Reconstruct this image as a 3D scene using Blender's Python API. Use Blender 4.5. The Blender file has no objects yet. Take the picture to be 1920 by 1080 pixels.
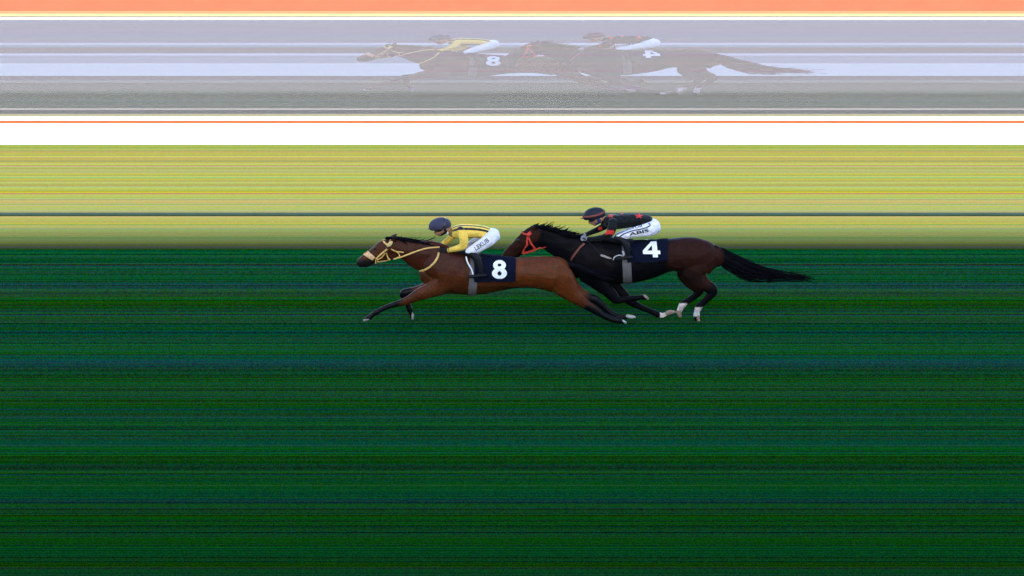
import bpy, bmesh, math, random
import numpy as np
from mathutils import Vector
from mathutils.bvhtree import BVHTree
R = math.radians
random.seed(4)
rng = np.random.default_rng(8)
sc = bpy.context.scene
col = sc.collection

# ------------------------------------------------------------------ camera, sky, sun, exposure
EL = R(15)
CE, SE = math.cos(EL) * 100, math.sin(EL) * 100      # px per metre of height, px per metre of distance
DAT = 606
cam = bpy.data.cameras.new('camera')
cam.type = 'ORTHO'; cam.ortho_scale = 19.2; cam.clip_start = 0.1; cam.clip_end = 1500
camo = bpy.data.objects.new('camera', cam); col.objects.link(camo)
camo.location = (0, (DAT - 540) / SE - math.cos(EL) * 25, math.sin(EL) * 25)
camo.rotation_euler = (math.pi / 2 - EL, 0, 0)
sc.camera = camo

SUN_EL = R(30)
w = bpy.data.worlds.new('World'); sc.world = w; w.use_nodes = True
sky = w.node_tree.nodes.new('ShaderNodeTexSky'); sky.sky_type = 'NISHITA'; sky.sun_disc = False
sky.sun_elevation = SUN_EL; sky.sun_rotation = R(180)
bg = w.node_tree.nodes['Background']; bg.inputs['Strength'].default_value = 0.15
w.node_tree.links.new(sky.outputs[0], bg.inputs[0])
sl = bpy.data.lights.new('sun', 'SUN'); sl.energy = 2.3; sl.angle = R(0.7); sl.color = (1.0, 0.88, 0.68)
so = bpy.data.objects.new('sun', sl); col.objects.link(so)
so.rotation_euler = (math.pi / 2 - SUN_EL, 0, 0); so.location = (0, -40, 40)

w.cycles.sampling_method = 'NONE'      # smooth sky: found by the bounces, leaves the light samples to the sun
vs = sc.view_settings; vs.view_transform = 'Standard'; vs.look = 'None'; vs.gamma = 1; vs.use_curve_mapping = False
vs.exposure = 2.0
sc.cycles.use_denoising = True
sc.cycles.sample_clamp_indirect = 3.0
sc.cycles.use_adaptive_sampling = False
sc.cycles.caustics_reflective = False; sc.cycles.caustics_refractive = False
sc.cycles.max_bounces = 8

# ------------------------------------------------------------------ helpers
def tag(o, label=None, cat=None, group=None, kind=None):
    for k, v in (('label', label), ('category', cat), ('group', group), ('kind', kind)):
        if v: o[k] = v
    return o

WL = {}
def mesh_obj(name, verts, faces, m, parent=None, colors=None, smooth=True):
    me = bpy.data.meshes.new(name); me.from_pydata([tuple(v) for v in verts], [], faces); me.update()
    if m: me.materials.append(m)
    if smooth: me.polygons.foreach_set('use_smooth', [True] * len(me.polygons))
    if colors is not None: set_colors(me, colors)
    o = bpy.data.objects.new(name, me); col.objects.link(o)
    if parent: o.parent = parent; o.location = -WL.get(parent, Vector((0, 0, 0)))
    return o

def set_colors(me, colors):
    a = me.color_attributes.new('coat', 'FLOAT_COLOR', 'POINT')
    c = np.ones((len(me.vertices), 4), dtype=np.float32); c[:, :3] = colors
    a.data.foreach_set('color', c.ravel())

def empty(name, loc):
    o = bpy.data.objects.new(name, None); col.objects.link(o); o.location = loc; WL[o] = Vector(loc); return o

class NT:
    def __init__(s, name):
        s.m = bpy.data.materials.new(name); s.m.use_nodes = True; s.t = s.m.node_tree
        s.b = s.t.nodes['Principled BSDF']
    def n(s, typ, **kw):
        x = s.t.nodes.new(typ)
        for k, v in kw.items():
            if k in x.inputs and not hasattr(x, k): x.inputs[k].default_value = v
            else: setattr(x, k, v)
        return x
    def l(s, a, b): s.t.links.new(a, b)

def vmath(t, op, a, b):
    x = t.n('ShaderNodeVectorMath'); x.operation = op
    for i, v in enumerate((a, b)):
        if isinstance(v, (tuple, Vector)): x.inputs[i].default_value = v
        else: t.l(v, x.inputs[i])
    return x.outputs[0]

def mat(name, color=(.5, .5, .5), rough=.6, spec=.3, var=.25, scale=20, attr=False, bump=0, bscale=60, streak=0, axis='Y', sscale=9, grain=0, gsize=(48, 48, 48), sheen=0, stretch=(1, 1, 1), bdist=.02, slow=.45, drift=None, soff=0.0):
    """procedural material: base colour (or the 'coat' attribute) varied by noise, by bands that run along the track, and by fine grain"""
    t = NT(name)
    t.b.inputs['Roughness'].default_value = rough
    t.b.inputs['Specular IOR Level'].default_value = spec
    if sheen: t.b.inputs['Sheen Weight'].default_value = sheen
    g = t.n('ShaderNodeNewGeometry')
    base = None
    if attr:
        a = t.n('ShaderNodeAttribute'); a.attribute_name = 'coat'; base = a.outputs['Color']
    else:
        a = t.n('ShaderNodeRGB'); a.outputs[0].default_value = (*color, 1); base = a.outputs[0]
    k = None
    def add(noise_out, amp):
        nonlocal k
        d = vmath(t, 'SUBTRACT', noise_out, (.5, .5, .5)); d = vmath(t, 'MULTIPLY', d, amp if isinstance(amp, tuple) else (amp,) * 3)
        k = d if k is None else vmath(t, 'ADD', k, d)
    if var:
        pv = vmath(t, 'MULTIPLY', g.outputs['Position'], stretch)
        x = t.n('ShaderNodeTexNoise'); x.inputs['Scale'].default_value = scale; x.inputs['Detail'].default_value = 4
        t.l(pv, x.inputs['Vector'])
        cb = t.n('ShaderNodeCombineXYZ'); [t.l(x.outputs[0], cb.inputs[i]) for i in range(3)]
        add(cb.outputs[0], var * 2)
    if streak:
        sp = t.n('ShaderNodeSeparateXYZ'); t.l(g.outputs['Position'], sp.inputs[0])
        for s_, a_, det in ((sscale, 1.0, 1), (sscale * 3.3, 1.9, 2), (sscale * .22, slow, 0)):
            x = t.n('ShaderNodeTexNoise'); x.noise_dimensions = '1D'
            x.inputs['Scale'].default_value = s_; x.inputs['Detail'].default_value = det; x.inputs['Roughness'].default_value = .7
            ad = t.n('ShaderNodeMath'); ad.operation = 'ADD'; ad.inputs[1].default_value = soff; t.l(sp.outputs[axis], ad.inputs[0])
            t.l(ad.outputs[0], x.inputs['W'])
            st = streak if isinstance(streak, tuple) else (streak,) * 3
            add(x.outputs['Color'], tuple(a_ * q for q in st))
    if grain:
        x = t.n('ShaderNodeTexWhiteNoise'); x.noise_dimensions = '3D'          # one tint per fine cell of hair, blade or thread
        fl = t.n('ShaderNodeVectorMath'); fl.operation = 'FLOOR'
        t.l(vmath(t, 'MULTIPLY', g.outputs['Position'], gsize), fl.inputs[0]); t.l(fl.outputs[0], x.inputs['Vector'])
        add(x.outputs['Color'], grain)
    if k is not None:
        f = vmath(t, 'ADD', k, (1, 1, 1)); f = vmath(t, 'MAXIMUM', f, (.04, .04, .04))
        base = vmath(t, 'MULTIPLY', base, f)
    if drift:                                              # colour ramp across the track, on the verge also a painted shadow edge: (y0, y1, factor at y1)
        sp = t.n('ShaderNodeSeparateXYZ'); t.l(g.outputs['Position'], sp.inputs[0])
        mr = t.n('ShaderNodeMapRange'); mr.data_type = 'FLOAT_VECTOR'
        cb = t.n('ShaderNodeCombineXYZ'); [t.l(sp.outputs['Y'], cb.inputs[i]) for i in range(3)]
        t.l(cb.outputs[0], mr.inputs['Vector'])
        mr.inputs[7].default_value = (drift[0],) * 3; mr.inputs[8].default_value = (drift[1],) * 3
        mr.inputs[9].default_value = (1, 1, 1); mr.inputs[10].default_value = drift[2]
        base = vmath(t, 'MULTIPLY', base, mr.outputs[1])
    t.l(base, t.b.inputs['Base Color'])
    if bump:
        x = t.n('ShaderNodeTexNoise'); x.inputs['Scale'].default_value = bscale; x.inputs['Detail'].default_value = 3
        t.l(vmath(t, 'MULTIPLY', g.outputs['Position'], stretch), x.inputs['Vector'])
        bp = t.n('ShaderNodeBump'); bp.inputs['Strength'].default_value = bump; bp.inputs['Distance'].default_value = bdist
        t.l(x.outputs[0], bp.inputs['Height']); t.l(bp.outputs[0], t.b.inputs['Normal'])
    return t.m

def P(px, row, y=0.0):
    """a traced point of the photograph, at its own distance y across the track (100 px to the metre)"""
    return Vector(((px - 960) / 100, y, ((DAT - row) - SE * y) / CE))

VIEW = Vector((0, CE / 100, -SE / 100))
HOR = Vector((0, 1, 0))

def catmull(a, sub):
    a = np.asarray(a, float); n = len(a)
    if n < 3: return np.array([a[0] + (a[-1] - a[0]) * t for t in np.linspace(0, 1, sub + 1)])
    q = np.vstack([2 * a[0] - a[1], a, 2 * a[-1] - a[-2]]); out = []
    for i in range(1, n):
        p0, p1, p2, p3 = q[i - 1], q[i], q[i + 1], q[i + 2]
        for t in np.linspace(0, 1, sub, endpoint=False):
            out.append(.5 * (2 * p1 + (p2 - p0) * t + (2 * p0 - 5 * p1 + 4 * p2 - p3) * t ** 2 + (3 * p1 - p0 - 3 * p2 + p3) * t ** 3))
    out.append(a[-1]); return np.array(out)

def loft(chain, sub=5, N=20, scale=1.0, cap=True):
    """chain of (px, row, apparent half-thickness in px, y, k = depth / height) -> tapered tube"""
    rows = []
    for c in chain:
        px, row, A, y, k = (list(c) + [0, .8])[:5] if len(c) < 5 else c
        p = P(px, row, y); rows.append((p.x, p.y, p.z, A / 100 * scale, k))
    a = catmull(rows, sub)
    cs, W, K = a[:, :3], np.maximum(a[:, 3], .004), a[:, 4]
    T = np.gradient(cs, axis=0); T /= np.linalg.norm(T, axis=1)[:, None] + 1e-9
    rings = []
    def ring(c, t, wv, kv, s=1.0):
        U = np.cross(t, (0, 1, 0)); U /= np.linalg.norm(U) + 1e-9
        V = np.cross(U, t)
        f = math.sqrt(U[0] ** 2 + U[2] ** 2 * ((CE / 100) ** 2 + (SE / 100 * kv) ** 2)); r = wv / f
        th = np.linspace(0, 2 * math.pi, N, endpoint=False)
        return c + s * r * (np.cos(th)[:, None] * U + kv * np.sin(th)[:, None] * V), r
    for i in range(len(cs)):
        rg, r = ring(cs[i], T[i], W[i], K[i])
        if i == 0 and cap:
            for d, s in ((.9, .4), (.62, .78), (.3, .95)): rings.append(ring(cs[i] - T[i] * r * d, T[i], W[i], K[i], s)[0])
        rings.append(rg)
        if i == len(cs) - 1 and cap:
            for d, s in ((.3, .95), (.62, .78), (.9, .4)): rings.append(ring(cs[i] + T[i] * r * d, T[i], W[i], K[i], s)[0])
    v = np.vstack(rings); f = []
    for i in range(len(rings) - 1):
        for j in range(N):
            f.append((i * N + j, i * N + (j + 1) % N, (i + 1) * N + (j + 1) % N, (i + 1) * N + j))
    n0 = len(v)
    v = np.vstack([v, rings[0].mean(0), rings[-1].mean(0)])
    for j in range(N):
        f.append((n0, (j + 1) % N, j)); b = (len(rings) - 1) * N; f.append((n0 + 1, b + j, b + (j + 1) % N))
    return v, f

def ellipsoid(c, r, rot=0, N=20, M=14):
    v, f = [], []
    for i in range(M + 1):
        a = math.pi * i / M
        for j in range(N):
            b = 2 * math.pi * j / N
            x, y, z = r[0] * math.sin(a) * math.cos(b), r[1] * math.sin(a) * math.sin(b), r[2] * math.cos(a)
            x, z = x * math.cos(rot) + z * math.sin(rot), -x * math.sin(rot) + z * math.cos(rot)
            v.append((c[0] + x, c[1] + y, c[2] + z))
    for i in range(M):
        for j in range(N):
            f.append((i * N + j, (i + 1) * N + j, (i + 1) * N + (j + 1) % N, i * N + (j + 1) % N))
    return np.array(v), f

def join(parts):
    V, F, n = [], [], 0
    for v, f in parts:
        V.append(np.asarray(v)); F += [tuple(i + n for i in q) for q in f]; n += len(v)
    return np.vstack(V), F

def fuse(parts, voxel=.013, smooth=3, fac=.5):
    """many tapered tubes -> one continuous skin"""
    v, f = join(parts)
    me = bpy.data.meshes.new('tmp'); me.from_pydata([tuple(p) for p in v], [], f); me.update()
    o = bpy.data.objects.new('tmp', me); col.objects.link(o)
    m = o.modifiers.new('r', 'REMESH'); m.mode = 'VOXEL'; m.voxel_size = voxel
    s = o.modifiers.new('s', 'SMOOTH'); s.iterations = smooth; s.factor = fac
    dg = bpy.context.evaluated_depsgraph_get(); dg.update()
    ev = o.evaluated_get(dg); em = ev.to_mesh()
    V = np.empty(len(em.vertices) * 3); em.vertices.foreach_get('co', V); V = V.reshape(-1, 3)
    F = [tuple(p.vertices) for p in em.polygons]
    ev.to_mesh_clear(); bpy.data.objects.remove(o); bpy.data.meshes.remove(me)
    return V, F

def bvh_of(VF): return BVHTree.FromPolygons([Vector(p) for p in VF[0]], VF[1])

def cast(bvh, px, row, off=.015):
    """the point of a surface that the photograph shows at (px, row)"""
    o = P(px, row, -4); h = bvh.ray_cast(o, VIEW)
    if h[0] is None: return None
    n = h[1] if h[1].dot(VIEW) < 0 else -h[1]
    return h[0] + n * off, n

def cast_y(bvh, x, z, side, off=.015):
    h = bvh.ray_cast(Vector((x, 6 * side, z)), Vector((0, -side, 0)))
    if h[0] is None: return None
    n = h[1] if h[1].y * side > 0 else -h[1]
    return h[0] + n * off, n

def strap(pts, normals, wd, th=.010, N=8):
    pts = [Vector(p) for p in pts]; V, F = [], []
    for i, p in enumerate(pts):
        t = (pts[min(i + 1, len(pts) - 1)] - pts[max(i - 1, 0)]).normalized()
        n = normals[i]; s = t.cross(n)
        if s.length < 1e-5: s = Vector((0, 0, 1))
        s.normalize(); n = s.cross(t)
        for j in range(N):
            a = 2 * math.pi * j / N
            V.append(p + s * wd * math.cos(a) + n * th * math.sin(a))
    for i in range(len(pts) - 1):
        for j in range(N): F.append((i * N + j, i * N + (j + 1) % N, (i + 1) * N + (j + 1) % N, (i + 1) * N + j))
    F.append(tuple(range(N))); F.append(tuple(range(len(V) - 1, len(V) - N - 1, -1)))
    return [tuple(v) for v in V], F

def dense(poly, step=3.0):
    out = []
    for a, b in zip(poly[:-1], poly[1:]):
        n = max(1, int(math.hypot(b[0] - a[0], b[1] - a[1]) / step))
        for i in range(n): out.append((a[0] + (b[0] - a[0]) * i / n, a[1] + (b[1] - a[1]) * i / n))
    out.append(poly[-1]); return out

def body_strap(bvh, poly, wd, off=.012, both=True):
    """a strap lying on the near side of a body along a traced line, and its twin on the far side"""
    parts = []; near = []
    for q in dense(poly):
        h = cast(bvh, *q, off)
        if h: near.append(h)
    if len(near) > 1:
        parts.append(strap([p for p, n in near], [n for p, n in near], wd))
        if both:
            far = [cast_y(bvh, p.x, p.z, 1, off) for p, n in near]; far = [h for h in far if h]
            if len(far) > 1: parts.append(strap([p for p, n in far], [n for p, n in far], wd))
    return parts

def loop_strap(bvh, poly, wd, off=.012):
    near = [cast(bvh, *q, off) for q in dense(poly)]; near = [h for h in near if h]
    far = [cast_y(bvh, p.x, p.z, 1, off) for p, n in near]; far = [h for h in far if h][::-1]
    al = near + far
    return [strap([p for p, n in al], [n for p, n in al], wd)]

def box(x0, x1, y0, y1, z0, z1):
    v = [(x, y, z) for x in (x0, x1) for y in (y0, y1) for z in (z0, z1)]
    return np.array(v), [(0, 1, 3, 2), (4, 6, 7, 5), (0, 4, 5, 1), (2, 3, 7, 6), (0, 2, 6, 4), (1, 5, 7, 3)]

def sheet(name, x0, x1, y0, y1, z, m, kind='structure'):
    o = mesh_obj(name, [(x0, y0, z), (x1, y0, z), (x1, y1, z), (x0, y1, z)], [(0, 1, 2, 3)], m, smooth=False)
    return tag(o, kind=kind)

# ------------------------------------------------------------------ the ground: racing turf, dry verge, white path
LX = 60
SOFF = 3.7
turf = mat('racing_turf', (.0062, .052, .0138), rough=.95, spec=0, var=0, streak=(3.6, 1.15, 3.3), sscale=3.2, grain=(1.8, .7, 1.7), gsize=(46, 12, 46), slow=.85, drift=(0, -18, (.7, 1.0, .5)))
verge = mat('dry_grass', (.205, .208, .053), rough=.95, spec=0, var=0, streak=(.8, .62, 1.6), sscale=3.4, grain=(.16, .12, .35), gsize=(46, 12, 46), drift=(6.25, 5.40, (.19, .24, .40)), soff=SOFF)  # drift blends towards turf tone and paints the roof shadow's dark edge in
sheet('ground', -400, 400, -400, 400, 0, turf)
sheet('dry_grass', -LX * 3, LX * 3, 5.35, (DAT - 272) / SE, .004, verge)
sheet('white_path', -LX * 3, LX * 3, (DAT - 272) / SE, (DAT - 232) / SE, .008, mat('white_gravel', (.82, .80, .74), rough=.9, var=.05, scale=30, streak=.08))
sheet('apron', -LX * 3, LX * 3, -24.9, -18.7, .004, mat('pale_apron', (.22, .25, .17), rough=.95, spec=0, var=.1, streak=.15, sscale=3))
# dark green pipe along the verge (row 401)
pv, pf = [], []
for i, x in enumerate(np.linspace(-LX, LX, 60)):
    for j in range(12):
        a = 2 * math.pi * j / 12
        pv.append((x, (DAT - 402 - 3) / SE + .034 * math.cos(a), .036 + .032 * math.sin(a)))
    if i:
        for j in range(12): pf.append(((i - 1) * 12 + j, (i - 1) * 12 + (j + 1) % 12, i * 12 + (j + 1) % 12, i * 12 + j))
pipe = mesh_obj('ground_pipe', pv, pf, mat('dark_green_pipe', (.006, .030, .026), rough=.6, spec=.2, var=.3, scale=6))
tag(pipe, 'thin dark green pipe lying along the bright yellowish grass behind the riders', 'pipe')
# brown edging board and white kerb
YE = (DAT - 232) / SE
edg = mesh_obj('edging_board', *box(-LX, LX, YE, YE + .03, -.02, .058), mat('brown_edging', (.20, .050, .012), rough=.7, var=.2, scale=5), smooth=False)
tag(edg, 'thin brown edging board between the white path and the white kerb', 'edging')

# ------------------------------------------------------------------ the finish mirror, gently convex, leaning back
def target_slope(row, z, y):
    h = lambda r: .0185 * (178 - r)
    m = (h(row) - z) / (y - .05)
    if row > 178:
        m0 = -.56 / (YM0 - .05)
        m = m0 + min((row - 178) / 36, 1.05) * .016
    return m
YM0 = YE + .12
rows_m = np.linspace(225, 28, 98)
y, z = YM0, ((DAT - 225) - SE * YM0) / CE
prof = [(y, z)]
c_, s_ = math.cos(EL), math.sin(EL)
for i in range(1, len(rows_m)):
    m = target_slope(rows_m[i - 1], z, y)
    phi = math.atan(m)
    ny, nz = -math.cos(phi) - c_, math.sin(phi) + s_
    ty, tz = nz, -ny
    L = math.hypot(ty, tz); ty, tz = ty / L, tz / L
    drow = rows_m[i - 1] - rows_m[i]
    d = drow / (CE * tz + SE * ty)
    y, z = y + ty * d, z + tz * d
    prof.append((y, z))
prof = np.array(prof)
def mirror_ray(row, yp):
    i = int(np.argmin(abs(rows_m - row))); y, z = prof[i]
    return z + target_slope(row, z, y) * (y - yp)
MX = 30
mirror = empty('finish_mirror', (0, YM0, 0))
tag(mirror, 'long pale finish mirror with an orange header board, reflecting both horses', 'mirror')
t = NT('dusty_mirror')
g = t.n('ShaderNodeNewGeometry'); sp = t.n('ShaderNodeSeparateXYZ'); t.l(g.outputs['Position'], sp.inputs[0])
nz = t.n('ShaderNodeTexNoise'); nz.noise_dimensions = '1D'; nz.inputs['Scale'].default_value = 14; nz.inputs['Detail'].default_value = 4; nz.inputs['Roughness'].default_value = .8
t.l(sp.outputs['Z'], nz.inputs['W'])
dust = t.b; dust.inputs['Roughness'].default_value = .9; dust.inputs['Specular IOR Level'].default_value = 0
dc = vmath(t, 'ADD', vmath(t, 'MULTIPLY', vmath(t, 'SUBTRACT', nz.outputs['Color'], (.5, .5, .5)), (.42, .5, .45)), (1, 1, 1))
dc = vmath(t, 'MULTIPLY', dc, (.222, .220, .262))
t.l(dc, dust.inputs['Base Color'])
gl = t.n('ShaderNodeBsdfGlossy'); gl.inputs['Roughness'].default_value = 0; gl.inputs['Color'].default_value = (.93, .90, 1.0, 1)
mx = t.n('ShaderNodeMixShader'); 
mr = t.n('ShaderNodeMapRange'); mr.interpolation_type = 'SMOOTHSTEP'          # dust layer thickened on the upper glass, painting in a paler reflection
for i, v in enumerate((.52, .62, .27, .42)): mr.inputs[i + 1].default_value = v
t.l(sp.outputs['Z'], mr.inputs[0]); t.l(mr.outputs[0], mx.inputs[0])
t.l(gl.outputs[0], mx.inputs[1]); t.l(dust.outputs[0], mx.inputs[2])
t.l(mx.outputs[0], t.t.nodes['Material Output'].inputs['Surface'])
n = len(prof); gx = np.linspace(-MX, MX, 7); parts_ = []
for back in (0, .012):                                      # front face and back face, rims butted on separately so that the face stays true
    v_ = [(x, yy + back, zz) for x in gx for yy, zz in prof]
    f_ = [(a * n + i, (a + 1) * n + i, (a + 1) * n + i + 1, a * n + i + 1) for a in range(6) for i in range(n - 1)]
    parts_.append((np.array(v_), f_ if not back else [q[::-1] for q in f_]))
glass = mesh_obj('mirror_glass', *join(parts_), t.m, mirror)
yt, zt = prof[-1]
wood = mat('weathered_wood', (.16, .11, .07), var=.3, scale=8)
white_paint = mat('white_paint', (.80, .80, .80), rough=.5, var=.05, scale=6)
kerb = mesh_obj('white_kerb', *box(-LX, LX, YE + .032, YE + .10, -.02, .105), white_paint, smooth=False)
tag(kerb, 'low white kerb along the foot of the long mirror', 'kerb')
mesh_obj('lower_trim', *box(-MX, MX, YM0 - .01, YM0 + .08, 0, prof[0][1] - .004), wood, mirror, smooth=False)
# trim above the glass: a white batten, a thin dark strip, a cream bead, and the orange board
def band(name, r0, r1, yy, m, depth=.05):
    z0, z1 = ((DAT - r0) - SE * yy) / CE, ((DAT - r1) - SE * yy) / CE
    return mesh_obj(name, *box(-MX, MX, yy, yy + depth, z0, z1), m, mirror, smooth=False)
yb = yt - .02
band('white_batten', 37, 32, yb, white_paint)
band('dark_strip', 32, 30, yb + .004, mat('dark_seal', (.05, .05, .06), var=.2))
band('cream_bead', 30, 26, yb + .001, mat('cream_paint', (.42, .33, .16), rough=.6, var=.05))
band('header_foot', 26, 21, yb + .004, mat('pale_orange', (.50, .15, .085), rough=.8, var=.1), .055)
band('header_board', 21, -30, yb + .006, mat('orange_board', (.40, .082, .046), rough=.8, var=.12, scale=3, streak=.22, axis='Z', sscale=14), .06)
for x in np.arange(-28, 29, 7.0):
    mesh_obj('rear_post', *box(x - .06, x + .06, yt + .12, yt + .24, 0, 2.9), wood, mirror, smooth=False)

# ------------------------------------------------------------------ what the mirror looks back at: boundary wall, grandstand with its shading roof
wall = empty('boundary_wall', (0, -25, 0))
tag(wall, 'pale wall across the track, white boards seen only in the mirror', 'wall')
def wband(name, r0, r1, yp, m, parent, depth=.1, x=LX):
    return mesh_obj(name, *box(-x, x, yp - depth, yp, mirror_ray(r0, yp), mirror_ray(r1, yp)), m, parent, smooth=False)
pale = mat('pale_board', (.66, .65, .70), rough=.8, var=.04, streak=.05, axis='Z', sscale=30, grain=.22)
grey_b = mat('grey_board', (.33, .31, .38), rough=.8, var=.06, streak=.15, axis='Z', sscale=40)
mesh_obj('base_rail', *box(-LX, LX, -25.12, -25.0, 0, mirror_ray(142.5, -25)), mat('dark_base', (.02, .03, .04), var=.2), wall, smooth=False)
wband('lower_board', 142.5, 119.5, -25.002, pale, wall)
wband('middle_board', 119.5, 105, -25.004, grey_b, wall)
wband('top_rail', 105, 101, -25.0, pale, wall)
stand = empty('grandstand', (0, -32, 0))
tag(stand, 'grandstand with a high roof shading the near turf, grey bands in the mirror', 'grandstand')
conc = mat('mauve_concrete', (.13, .10, .105), rough=.9, var=.1, streak=.25, axis='Z', sscale=12)
blu = mat('blue_grey_panel', (.25, .29, .40), rough=.7, var=.1, streak=.25, axis='Z', sscale=20)
lav = mat('grey_panel', (.22, .20, .25), rough=.8, var=.08, streak=.45, axis='Z', sscale=9)
mesh_obj('plinth', *box(-LX, LX, -32.4, -32.0, 0, mirror_ray(90, -32)), conc, stand, smooth=False)
wband('front_panel', 90, 85, -32.002, blu, stand)
wband('guard_rail', 85, 81, -32.0, pale, stand)
wband('upper_front', 81, 28, -32.004, lav, stand)
steps = []
z0 = mirror_ray(28, -32)
for i in range(9): steps.append(box(-LX, LX, -33.2 - i * .9, -32.3 - i * .9, 0, z0 - .6 + i * .45))
mesh_obj('seating_tiers', *join(steps), conc, stand, smooth=False)
roof = box(-LX * 2, LX * 2, -66, 5.95 - 20 / math.tan(SUN_EL), 20.0, 20.5)
mesh_obj('roof', *roof, white_paint, stand, smooth=False)
for x in (-54, -36, -18, 18, 36, 54):
    mesh_obj('roof_column', *box(x - .3, x + .3, -50.6, -50, 0, 19.99), conc, stand, smooth=False)

# ------------------------------------------------------------------ horses
def coat_from_px(V, fn):
    px = V[:, 0] * 100 + 960
    row = DAT - CE * V[:, 2] - SE * V[:, 1]
    return fn(px, row, V)
def sstep(a, b, x): t_ = np.clip((x - a) / (b - a), 0, 1); return t_ * t_ * (3 - 2 * t_)
def mixc(c, d, t_): return c * (1 - t_[:, None]) + np.array(d) * t_[:, None]
def near_chain(px, row, pts, r):
    d = np.full(len(px), 1e9)
    for (a, b), (c, e) in zip(pts[:-1], pts[1:]):
        t_ = np.clip(((px - a) * (c - a) + (row - b) * (e - b)) / ((c - a) ** 2 + (e - b) ** 2), 0, 1)
        d = np.minimum(d, np.hypot(px - a - t_ * (c - a), row - b - t_ * (e - b)))
    return 1 - sstep(r * .6, r, d)

coat_bay = mat('bay_coat', attr=True, rough=.42, spec=.14, var=.38, scale=7, bump=.16, bscale=22, grain=(.75, .75, 1.0), gsize=(46, 46, 46))
coat_black = mat('black_coat', attr=True, rough=.5, spec=.05, var=.25, scale=9, bump=.16, bscale=22, grain=(.5, .55, .6), gsize=(46, 46, 46))
hair_m = mat('black_hair', (.0022, .0024, .0050), rough=.6, spec=.05, var=.3, scale=30)
eye_m = mat('dark_eye', (.008, .006, .005), rough=.3, spec=.25, var=0)
navy_cloth = mat('navy_cloth', (.004, .006, .018), rough=.85, spec=.05, var=.25, scale=14, bump=.15, bscale=25, grain=.22)
number_white = mat('white_number', (.86, .87, .92), rough=.7, var=.04, grain=.22)
leather = mat('black_leather', (.005, .006, .010), rough=.5, spec=.18, var=.3, scale=20)
girth_m = mat('grey_girth', (.12, .11, .12), rough=.9, var=.15, scale=50, grain=.22)
steel = mat('steel', (.45, .45, .47), rough=.35, spec=.6, var=.1)
tan_strap = mat('tan_strap', (.70, .43, .14), rough=.6, var=.15, scale=30, grain=.22)
fleece = mat('peach_fleece', (.74, .46, .25), rough=1, spec=0, var=.2, scale=60, bump=.5, bscale=90)
red_strap = mat('red_strap', (.55, .045, .03), rough=.6, var=.15, scale=30, grain=.22)
hoof_m = mat('pale_hoof', (.38, .35, .32), rough=.5, var=.2)

def strands(starts, flow, n, length, rad, seed, y0, spread_y=.03, droop=0, curl=.3):
    rg = random.Random(seed); parts = []
    for i in range(n):
        s = rg.random() * (len(starts) - 1); k = min(int(s), len(starts) - 2); u = s - k
        a = [starts[k][q] + (starts[k + 1][q] - starts[k][q]) * u for q in (0, 1)]
        L = rg.uniform(*length); fx, fy = flow(a[0], rg)
        yy = y0 + rg.uniform(-spread_y, spread_y); ph = rg.uniform(-curl, curl)
        ch = []
        for j in range(5):
            q = j / 4
            ch.append((a[0] + fx * L * q, a[1] + fy * L * q + ph * L * q * q + droop * q * q * L, rad * (1 - .85 * q) , yy + rg.uniform(-.02, .02) * q, .8))
        parts.append(loft(ch, 3, 6, cap=False))
    return parts

def ring_strap(bvh, x_bot, x_top, zc, y0, half, off, a0=-180, a1=180, step=6, thick=.012):
    """a band right round (or over the back of) the barrel"""
    V, F = [], []; cnt = 0; prev = False
    angs = np.arange(a0, a1 + 1, step); W = 7
    for a in angs:
        for j in range(W):
            q = j / (W - 1) * 2 - 1
            zz = math.cos(R(a))
            x = (x_top + x_bot) / 2 + (x_top - x_bot) / 2 * zz + q * half
            d = Vector((0, math.sin(R(a)), math.cos(R(a))))
            h = bvh.ray_cast(Vector((x, y0, zc)), d)
            p = h[0] if h[0] is not None else Vector((x, y0, zc)) + d * .35
            V.append(p + d * off)
    na = len(angs)
    for i in range(na - 1):
        for j in range(W - 1): F.append((i * W + j, i * W + j + 1, (i + 1) * W + j + 1, (i + 1) * W + j))
    return [tuple(v) for v in V], F

def drape(bvh, x0, x1, zc, y0, zb, off, nx=22, na=40, flare=.0):
    """a cloth over the back: from height zb on the near side up over the spine and down to zb on the far side"""
    V, F = [], []
    amax = 104
    for i in range(na + 1):
        a = R(-amax + 2 * amax * i / na)
        for j in range(nx + 1):
            x = x0 + (x1 - x0) * j / nx
            d = Vector((0, math.sin(a), math.cos(a)))
            h = bvh.ray_cast(Vector((x, y0, zc)), d)
            p = h[0] + d * off if h[0] is not None else Vector((x, y0, zc)) + d * .3
            if p.z < zb: p = p.copy(); p.z = zb - .002 * abs(i - na / 2)
            p.z += .004 * math.sin(x * 31 + i * .7)
            V.append(tuple(p))
    for i in range(na):
        for j in range(nx): F.append((i * (nx + 1) + j, i * (nx + 1) + j + 1, (i + 1) * (nx + 1) + j + 1, (i + 1) * (nx + 1) + j))
    return V, F

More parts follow.
